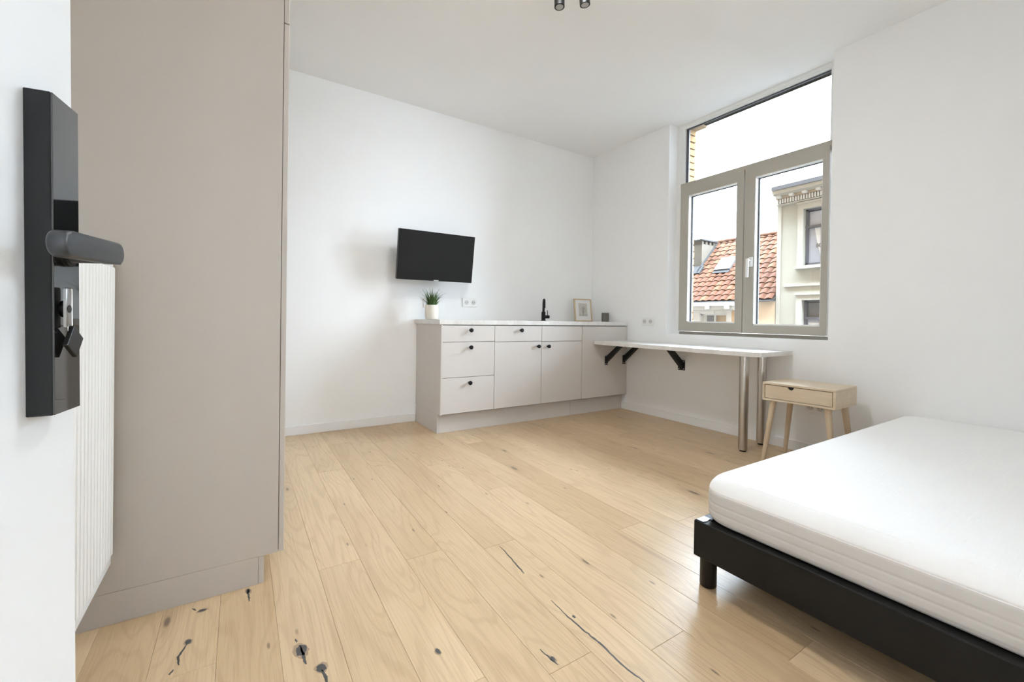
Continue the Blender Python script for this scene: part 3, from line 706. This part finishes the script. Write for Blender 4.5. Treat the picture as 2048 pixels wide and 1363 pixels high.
for x in range(-5, 6, 2): stroke([(x*0.009, 0.060), (x*0.009+0.004, 0.075)], 0.0012)
ln.build('line_drawing', 'ink', pn, local=True)
# grey cup
gc = thing('cup', 'grey-brown ribbed stoneware cup in the worktop corner', 'cup', (3.283, 3.30, zb))
pr_ = [(0.034, 0), (0.0375, 0.003)]
for i in range(22): pr_.append((0.0385 + (0.0006 if i % 2 else -0.0004), 0.006 + i*0.004))
pr_ += [(0.0385, 0.094), (0.0365, 0.0955), (0.035, 0.094), (0.0345, 0.012)]
B().lathe(pr_, (3.283, 3.30, zb), 36).build('cup_wall', 'cup', gc, smooth=50)

# ------------------------------------------------------------------ bedside table
nx0, nx1, ny0, ny1, nzt = 2.8966, 3.2356, 1.072, 1.474, 0.520
NC = Vector(((nx0+nx1)/2, (ny0+ny1)/2, 0))
ns = thing('bedside_table', 'pale oak bedside table with one drawer between desk and bed', 'table', NC)
ns.rotation_euler = (0, 0, 0.0406)
hb = 0.117; tt = 0.014
nb = B()
nb.box(nx0, nx1, ny0, ny1, nzt-tt, nzt, 0.002, 1).box(nx0, nx1, ny0, ny1, nzt-hb, nzt-hb+tt, 0.002, 1).box(nx0, nx1, ny0, ny0+tt, nzt-hb+tt, nzt-tt).box(nx0, nx1, ny1-tt, ny1, nzt-hb+tt, nzt-tt).box(nx1-tt, nx1, ny0+tt, ny1-tt, nzt-hb+tt, nzt-tt)
nb.build('case', 'oak_light', ns)
# drawer front with a half-round finger notch
y_a, y_b, z_a, z_b = ny0+tt+0.003, ny1-tt-0.003, nzt-hb+tt+0.003, nzt-tt-0.003
ymid = (ny0+ny1)/2 + 0.035; nr = 0.018
poly = [(y_a, z_a), (y_b, z_a), (y_b, z_b)] + [(ymid + nr*math.cos(t), z_b - nr*math.sin(t)) for t in [math.pi*i/14 for i in range(15)]] + [(y_a, z_b)]
df = B().prism([(nx0+0.001, y, z) for y, z in poly], (0.012, 0, 0)).build('drawer_front', 'oak_light', ns)
B().box(nx0+0.0135, nx0+0.016, y_a, y_b, z_a, z_b).build('drawer_shadow_gap', 'hole', ns)
for sx, sy in ((-1, -1), (-1, 1), (1, -1), (1, 1)):
    tx, ty = NC.x + sx*0.128, NC.y + sy*0.150
    qx, qy = NC.x + sx*0.158, NC.y + sy*0.195
    B().cyl((tx, ty, nzt-hb+0.001), (qx, qy, 0.0), 0.0185, 0.0125, 20).build('leg', 'oak_leg', ns, smooth=35)

# ------------------------------------------------------------------ bed
bx0, bx1, by0, by1 = 1.330, W-0.016, -0.31, 0.896
zr0, zr1 = 0.098, 0.220
bd_ = thing('bed_frame', 'low black leatherette bed frame on round legs', 'bed', (2.3, 0.3, 0))
B().box(bx0, bx0+0.04, by0, by1, zr0, zr1, 0.004).build('side_rail', 'leather', bd_)
B().box(bx1-0.04, bx1, by0, by1, zr0, zr1, 0.004).build('side_rail', 'leather', bd_)
B().box(bx0+0.041, bx1-0.041, by1-0.04, by1, zr0, zr1, 0.004).build('end_rail', 'leather', bd_)
B().box(bx0+0.041, bx1-0.041, by0, by0+0.04, zr0, zr1, 0.004).build('end_rail', 'leather', bd_)
B().box(bx0+0.041, bx1-0.041, by0+0.041, by1-0.041, zr1-0.06, zr1-0.004).build('base_panel', 'leather', bd_)
cb = B(); cb.prism([(bx0+0.006, by1-0.006, zr1), (bx0+0.006, by1-0.03, zr1), (bx0+0.02, by1-0.036, zr1), (bx0+0.05, by1-0.03, zr1), (bx0+0.05, by1-0.006, zr1)], (0, 0, 0.002))
cb.build('corner_bracket', 'corner', bd_)
for x in (bx0+0.034, (bx0+bx1)/2, bx1-0.05):
    for y in (by1-0.036, by0+0.05):
        B().lathe([(0.0245, 0.0), (0.027, 0.004), (0.027, zr0+0.002)], (x, y, 0), 28).build('leg', 'legblack', bd_, smooth=35)
# mattress: stacked rounded rectangles with stitched side seams
mt = B()
mx0, mx1, my0, my1, mz0, mz1 = 1.348, W-0.004, -0.305, 0.888, 0.2215, 0.378
def rrect(ins, rad, z, nc=8):
    x0, x1, y0, y1 = mx0+ins, mx1-ins, my0+ins, my1-ins; out = []
    for cx_, cy_, a0 in ((x1-rad, y1-rad, 0), (x0+rad, y1-rad, 90), (x0+rad, y0+rad, 180), (x1-rad, y0+rad, 270)):
        for i in range(nc+1):
            t = math.radians(a0 + 90*i/nc); out.append((cx_ + rad*math.cos(t), cy_ + rad*math.sin(t), z))
    return out
prof = []
hgt = mz1 - mz0
for i in range(57):
    t = i/56; z = mz0 + hgt*t
    ins = 0.0
    ins += 0.016*(max(0, (0.14-t)/0.14))**2
    if t > 0.66:
        q = (t-0.66)/0.34; ins += 0.044*(1-math.sqrt(max(0, 1-q*q)))
    ins += 0.004*(2*t-0.9)**2
    for s0, dp in ((0.10, 0.0022), (0.27, 0.0016), (0.44, 0.0018), (0.67, 0.0030)): ins += dp*math.exp(-((t-s0)/0.016)**2)
    prof.append((ins, z))
loops = [[mt.bm.verts.new(p) for p in rrect(i_, 0.075, z)] for i_, z in prof]
for A, Bq in zip(loops, loops[1:]):
    n = len(A)
    for i in range(n): mt.bm.faces.new((A[i], A[(i+1) % n], Bq[(i+1) % n], Bq[i]))
mt.bm.faces.new(loops[0][::-1])
cur = prof[-1][0]
last = loops[-1]
for ins, z in ((0.065, mz1+0.0006), (0.12, mz1+0.0012), (0.3, mz1+0.002)):
    nw = [mt.bm.verts.new(p) for p in rrect(ins, max(0.03, 0.075-0.0*ins), z)]
    n = len(nw)
    for i in range(n): mt.bm.faces.new((last[i], last[(i+1) % n], nw[(i+1) % n], nw[i]))
    last = nw
mt.bm.faces.new(last)
mto = mt.build('mattress', 'quilt', loc=(2.35, 0.3, mz0), smooth=60)
mto.data.materials.append(M['quiltshade'])
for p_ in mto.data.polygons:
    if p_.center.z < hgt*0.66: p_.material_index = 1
tag(mto, 'thick white quilted mattress lying on the black bed frame', 'mattress')

# ------------------------------------------------------------------ ceiling spotlight
cs = thing('ceiling_spotlight', 'black ceiling spotlight bar with two cylinder heads', 'lamp', (1.49, 1.783, H))
B().prism([(1.49 + u*0.767 + v*0.642, 1.783 - u*0.642 + v*0.767, H-0.025) for u, v in ((-0.16, -0.03), (0.16, -0.03), (0.16, 0.03), (-0.16, 0.03))], (0, 0, 0.0245)).build('ceiling_bar', 'black', cs)
for x, y, tx, ty in ((1.4374, 1.826, 0.0, -0.004), (1.5413, 1.739, 0.012, 0.0)):
    zl = H-0.15
    hd = B(); axis = Vector((tx, ty, -0.1)).normalized(); top = Vector((x, y, zl)) - axis*0.10
    hd.cyl(top, Vector((x, y, zl)), 0.0275, n=28)
    h1 = hd.build('spot_head', 'black', cs, smooth=35)
    B().cyl(top, (top.x, top.y, H-0.02), 0.008, n=12).build('stem', 'black', cs, smooth=35)
    p_ = Vector((x, y, zl)) + axis*0.0008
    B().cyl(p_ - axis*0.001, p_, 0.0205, n=24).build('lens', 'lens', h1)

# flush ceiling lamp added out of view to brighten the room
LC = (1.22, 1.50)
clp = thing('added_fill_lamp', 'round white flush fill lamp added above the middle of the room', 'lamp', (LC[0], LC[1], H))
B().lathe([(0.20, -0.02), (0.212, -0.018), (0.212, -0.0005)], (LC[0], LC[1], H), 40).build('fill_lamp_base', 'plastic', clp, smooth=35)
B().lathe([(0.10, -0.046), (0.155, -0.041), (0.185, -0.032), (0.196, -0.0205)], (LC[0], LC[1], H), 40).build('fill_diffuser', 'fillglow', clp, smooth=60)

# ------------------------------------------------------------------ outside: own brick facade
XO0, XO1 = 3.56, 3.70
YB = 2.545; YB2 = 1.30; ZL = 2.757; ZS = 0.80
ex = B()
ex.box(XO0, XO1-0.0, YB+0.012, 60, -4.5, 22.0).box(XO0, XO1, -50, YB2-0.012, -4.5, 22.0).box(XO0, XO1, YB2-0.012, YB+0.012, -4.5, ZS).box(XO0, XO1, YB2-0.012, YB+0.012, ZL, 22.0)  # facade stretched in height and length to shade the street
fa = struct(ex, 'wall_exterior', 'mortar', 'yellow brick outer facade with the window opening')
br0 = B().box(XO0+0.002, XO1+0.004, YB, YB+0.21, 0, 0.054, 0.003, 1).build('brick', 'brick', fa, loc=(XO0, YB, 0))
br1 = B().box(XO0+0.002, XO1+0.004, YB2-0.10, YB2, 0, 0.054, 0.003, 1).build('brick', 'brick', fa, loc=(XO0, YB2, 0))
z = ZS + 0.004; i = 0
while z + 0.054 < ZL:
    if i == 0:
        br0.location.z = z; br1.location.z = z
    else:
        q = copy_part(br0, fa, (XO0 + random.uniform(-.002, .002), YB + random.uniform(-.004, .003), z)); q.rotation_euler = (0, 0, random.uniform(-.02, .02))
        copy_part(br1, fa, (XO0, YB2 + random.uniform(-.003, .003), z))
    z += 0.0652; i += 1
B().box(XO0, XO1+0.006, YB2-0.15, YB+0.15, ZL, ZL+0.16).build('lintel', 'lintel', fa)
B().box(XO0, XO1+0.004, YB-0.11, YB, ZL-0.018, ZL).build('lintel_bearing', 'lintel', fa)
B().box(XO0-0.01, XO1+0.05, YB2, YB, ZS-0.05, ZS-0.004).build('outer_sill', 'zinc', fa)
struct(B().box(XO1, 40, -50, 60, -4.6, -4.5), 'ground', 'street', 'street below the window')

# ------------------------------------------------------------------ outside: cream townhouse
XB = 12.0
ch = thing('townhouse', 'cream rendered townhouse with a bracketed cornice across the street', 'building', (XB+4, 2.0, -4.5))
YC = 5.79
win_spec = [(4.05, 5.16, 2.385, 3.80), (4.05, 5.16, -0.35, 1.503), (1.6, 2.7, 2.385, 3.80), (1.6, 2.7, -0.35, 1.503)]
fa2 = B()      # facade pieces around the openings
ylev = sorted({-1.5, YC, 4.05, 5.16, 1.6, 2.7})
for ya, yb in zip(ylev, ylev[1:]):
    holes = sorted([(w[2], w[3]) for w in win_spec if w[0] <= ya and w[1] >= yb])
    zc = -4.5
    for h0, h1 in holes + [(4.32, 4.32)]:
        if h0 > zc: fa2.box(XB, XB+0.25, ya, yb, zc, h0)
        zc = h1
fa2.build('facade', 'cream', ch)
B().box(XB+0.25, XB+8, -1.5, YC, -4.5, 4.32).build('house_block', 'cream', ch)
B().box(XB-0.015, XB, YC-0.10, YC, -4.5, 4.0).build('corner_pilaster', 'creamtrim', ch)
B().box(XB-0.04, XB, -1.5, YC-0.2, 1.86, 1.925).build('string_course', 'creamtrim', ch)
cn = B(); cn.box(XB-0.32, XB+0.3, -1.5, YC, 4.26, 4.345).box(XB-0.26, XB+0.3, -1.5, YC, 4.225, 4.26)
co = cn.build('cornice', 'creamtrim', ch)
B().box(XB-0.14, XB, -1.5, YC, 4.155, 4.225).build('soffit_band', 'soffit', co)
gt = B().box(XB-0.36, XB+0.3, -1.5, YC, 4.345, 4.445); gt.build('roof_gutter', 'zinc', ch)
B().box(XB-0.10, XB, -1.5, YC, 3.995, 4.025).build('dentil_band', 'creamtrim', co)
cv0 = None
for j in range(14):
    y = YC - 0.11 - j*0.30
    if cv0 is None: cv0 = B().box(XB-0.24, XB-0.13, y-0.05, y+0.05, 4.165, 4.224, 0.012).build('bracket', 'whitestone', co, loc=(XB, y, 4.1))
    else: copy_part(cv0, co, Vector((XB, y, 4.1)) - ORG[co])
d0 = None
for j in range(42):
    y = YC - 0.05 - j*0.062
    if d0 is None: d0 = B().box(XB-0.13, XB, y-0.019, y+0.019, 4.035, 4.145).build('dentil', 'whitestone', co, loc=(XB, y, 3.9))
    else: copy_part(d0, co, Vector((XB, y, 3.9)) - ORG[co])
for wi, (ya, yb, z0, z1) in enumerate(win_spec):
    fr = B(); e = 0.058
    fr.box(XB+0.10, XB+0.18, ya, ya+e, z0, z1).box(XB+0.10, XB+0.18, yb-e, yb, z0, z1).box(XB+0.10, XB+0.18, ya, yb, z1-e*0.7, z1).box(XB+0.10, XB+0.18, ya, yb, z0, z0+e)
    zt = z1 - 0.42
    fr.box(XB+0.08, XB+0.18, ya, yb, zt-0.06, zt)
    ym = yb - 0.405
    fr.box(XB+0.09, XB+0.18, ym-0.065, ym+0.065, z0, zt)
    wo = fr.build('window', 'greyframe', ch)
    B().box(XB+0.16, XB+0.17, ya+e, yb-e, zt, z1-0.06).build('pane', 'pane_pale' if z0 > 2 else 'pane_dark', wo)
    B().box(XB+0.16, XB+0.17, ym+0.07, yb-e, z0+e, zt-0.06).build('pane', 'pane_pale', wo)
    B().box(XB+0.16, XB+0.17, ya+e, ym-0.07, z0+e, zt-0.06).build('pane', 'pane_pale', wo)
    sr_ = B(); q = 0.13
    sr_.box(XB-0.05, XB, ya-q, ya, z0-0.05, z1+q).box(XB-0.05, XB, yb, yb+q, z0-0.05, z1+q).box(XB-0.05, XB, ya, yb, z1, z1+q).box(XB-0.08, XB, ya-q-0.02, yb+q+0.02, z1+q, z1+q+0.05)
    sr_.build('window_surround', 'creamtrim', wo)
    B().box(XB-0.12, XB+0.1, ya-0.16, yb+0.16, z0-0.09, z0-0.02).build('window_sill', 'creamtrim', wo)
    if wi == 0:
        B().prism([(XB+0.156, 4.98, zt-0.06), (XB+0.156, 4.822, zt-0.06), (XB+0.156, 4.822, z0+e), (XB+0.156, 4.86, z0+e+0.25), (XB+0.156, 4.93, z0+0.62)], (0.003, 0, 0)).build('curtain', 'curtain', wo)
        td = bpy.data.curves.new('sign_text', 'FONT'); td.body = 'SO'; td.size = 0.125; td.extrude = 0.001; td.offset = 0.007
        to = bpy.data.objects.new('tmp_text', td); COL.objects.link(to)
        bpy.context.view_layer.update()
        tm = bpy.data.meshes.new_from_object(to.evaluated_get(bpy.context.evaluated_depsgraph_get())); bpy.data.objects.remove(to)
        tm.transform(Matrix.Translation((XB+0.152, 4.945, 2.83)) @ Matrix(((0, 0, -1, 0), (-1, 0, 0, 0), (0, 1, 0, 0), (0, 0, 0, 1))))
        tm.transform(Matrix.Translation(-ORG[wo])); tm.materials.clear(); tm.materials.append(M['ink'])
        tx_ = bpy.data.objects.new('window_lettering', tm); COL.objects.link(tx_); tx_.parent = wo
    if wi == 1:
        B().box(XB+0.155, XB+0.159, ym+0.075, yb-e-0.02, z0+0.2, zt-0.14).build('paper_blind', 'curtain', wo)

# ------------------------------------------------------------------ outside: tiled house with chimney
YH0, YH1 = YC+0.02, 10.2; ZE = 1.545; XE = 11.86; XR = 14.05; SL = (3.69-ZE)/(XR-XE)
hs = thing('tiled_house', 'low peach house with a red clay tile roof next to the townhouse', 'building', (XB+3, 8.0, -4.5))
hw = B()
hw.box(XB, XB+6, YH0, 6.82, -4.5, ZE-0.02).box(XB, XB+6, 6.82, YH1, -4.5, -0.4).box(XB, XB+6, 6.82, YH1, 1.24, ZE-0.02).box(XB, XB+6, 8.12, YH1, -0.4, 1.24).box(XB+0.2, XB+6, 6.82, 8.12, -0.4, 1.24)
hw.build('house_wall', 'peach', hs)
B().box(XB-0.012, XB, 6.83, 7.02, -4.5, 1.24).box(XB-0.012, XB, 8.24, YH1, -4.5, 1.3).build('brick_strip', 'ochre', hs)
ev = B(); ev.box(XB-0.22, XB, 6.83, YH1, 1.40, 1.50).box(XB-0.14, XB, 6.83, YH1, 1.28, 1.40)
evo = ev.build('eaves_cornice', 'whitestone', hs)
B().box(XB-0.17, XB-0.02, YH0, YH1, 1.495, 1.535).build('eaves_gutter', 'zinc', hs)
for y in (7.02, 7.62): B().box(XB-0.26, XB, y-0.05, y+0.05, 1.30, 1.42).build('cornice_bracket', 'whitestone', evo)
sr_ = B()
sr_.box(XB-0.06, XB+0.05, 6.99, 7.12, -0.4, 1.24).box(XB-0.06, XB+0.05, 7.98, 8.20, -0.4, 1.24).box(XB-0.05, XB+0.05, 7.12, 7.98, 1.165, 1.24).box(XB-0.08, XB+0.03, 6.96, 8.24, 1.24, 1.275)
so_ = sr_.build('window_surround', 'whitestone', hs)
B().prism([(XB-0.10, 7.50, 1.16), (XB-0.10, 7.62, 1.16), (XB-0.10, 7.65, 1.30), (XB-0.10, 7.47, 1.30)], (0.12, 0, 0)).build('keystone', 'whitestone', so_)
wf = B(); wf.box(XB+0.02, XB+0.1, 7.12, 7.155, -0.4, 1.165).box(XB+0.02, XB+0.1, 7.935, 7.98, -0.4, 1.165).box(XB+0.02, XB+0.1, 7.12, 7.98, 1.12, 1.165).box(XB+0.02, XB+0.1, 7.50, 7.545, -0.4, 1.12)
wfo = wf.build('window', 'whitestone', hs)
B().box(XB+0.08, XB+0.09, 7.545, 7.82, -0.4, 1.12).build('pane', 'pane_dark', wfo)
B().box(XB+0.075, XB+0.085, 7.82, 7.935, -0.4, 1.12).build('curtain', 'whitestone', wfo)
B().box(XB+0.08, XB+0.09, 7.155, 7.50, -0.4, 1.12).build('blind', 'pane_tan', wfo)
ang = math.atan(SL); slen = math.hypot(XR-XE, 3.69-ZE)
rf = B().prism([(XE+0.03, YH0, ZE-0.03), (XR, YH0, 3.69-0.05), (XR+2.3, YH0, ZE-0.03)], (0, 8.75-YH0, 0)).build('roof', 'gap', hs)
# clay tiles: slightly arched, each one its own piece
NR, EXPO, TWD = 14, slen/13.6, 0.212
def tile_mesh():
    b = B(); n = 6; Lq = EXPO*1.25
    up_, lo_ = [], []
    for i in range(n+1):
        u = i/n; y = (u-0.5)*TWD*1.04
        z = 0.034*math.sin(math.pi*min(1, u*1.35)) if u < 0.74 else 0.034*math.sin(math.pi*0.999)*(1-u) - 0.006*(u-0.74)/0.26
        up_.append((y, z))
    for a, c in (((0, 0.020)), ((Lq, 0.0))): pass
    A = [b.bm.verts.new((0, y, z+0.030)) for y, z in up_]; A2 = [b.bm.verts.new((Lq, y, z+0.004)) for y, z in up_]
    C_ = [b.bm.verts.new((0, y, z+0.008)) for y, z in up_]; C2 = [b.bm.verts.new((Lq, y, z-0.012)) for y, z in up_]
    for i in range(n):
        b.bm.faces.new((A[i], A[i+1], A2[i+1], A2[i])); b.bm.faces.new((C_[i], C2[i], C2[i+1], C_[i+1])); b.bm.faces.new((A[i], C_[i], C_[i+1], A[i+1]))
    b.bm.faces.new((A[0], A2[0], C2[0], C_[0])); b.bm.faces.new((A[n], C_[n], C2[n], A2[n]))
    b.bm.faces.new([A2[i] for i in range(n+1)] + [C2[i] for i in range(n, -1, -1)])
    return b
tl0 = None
for r in range(NR):
    d = r*EXPO
    ntile = int((8.75-YH0)/TWD)
    for c in range(ntile+1):
        y = YH0 + 0.125 + c*TWD
        if y > 8.72: continue
        p = Vector((XE + d*math.cos(ang), y, ZE + d*math.sin(ang)))
        if tl0 is None:
            tl0 = tile_mesh().build('roof_tile', 'tile', rf, local=True, smooth=40); t_ = tl0
        else:
            t_ = tl0.copy(); COL.objects.link(t_); t_.parent = rf
        t_.location = p - ORG[rf] + Vector((0, random.uniform(-.006, .006), 0)); t_.rotation_euler = Euler((random.uniform(-.03, .03), -ang + random.uniform(-.02, .02), random.uniform(-.02, .02)))
rd0 = None
for j in range(8):
    y = YH0 + 0.215 + j*0.37
    B().tube([(XR-0.02, y-0.2, 3.69), (XR-0.02, y+0.2, 3.70)], 0.075, 12).build('ridge_tile', 'tile', rf)
def roof_pt(d, y, n_=0.0):
    return Vector((XE + d*math.cos(ang) - n_*math.sin(ang), y, ZE + d*math.sin(ang) + n_*math.cos(ang)))
# skylight lying in the roof slope
def roof_box(name, m, d0_, d1_, y0_, y1_, n0, n1, parent):
    b = B(); pts = [roof_pt(d0_, y0_, n0), roof_pt(d1_, y0_, n0), roof_pt(d1_, y1_, n0), roof_pt(d0_, y1_, n0)]
    b.prism(pts, roof_pt(0, 0, n1) - roof_pt(0, 0, n0)); return b.build(name, m, parent)
sk_ = roof_box('skylight', 'zinc', 1.40, 2.00, 7.56, 8.08, 0.02, 0.10, hs)
roof_box('skylight_glass', 'skyglass', 1.46, 1.95, 7.60, 8.04, 0.10, 0.108, sk_)
roof_box('skylight_apron', 'lead', 1.27, 1.40, 7.55, 8.10, 0.05, 0.062, sk_)
# chimney with three flue slots
cb_ = B().box(13.08, 13.88, 8.70, 9.60, 1.0, 3.55); cho = cb_.build('chimney', 'chimney', hs)
B().box(13.03, 13.93, 8.65, 9.65, 3.66, 3.71).build('chimney_cap', 'lead', cho)
cp = B()
for x0_, x1_ in ((13.08, 13.18), (13.29, 13.40), (13.51, 13.62), (13.73, 13.88)): cp.box(x0_, x1_, 8.70, 9.60, 3.54, 3.66)
cp.build('flue_pillars', 'chimney', cho)
B().box(13.16, 13.74, 8.80, 9.5, 3.545, 3.659).build('flue_void', 'hole', cho)
roof_box('chimney_flashing', 'lead', 1.35, 2.9, 8.64, 8.715, 0.05, 0.08, cho)
roof_box('chimney_apron', 'lead', 1.33, 1.70, 8.58, 9.7, 0.03, 0.08, cho)
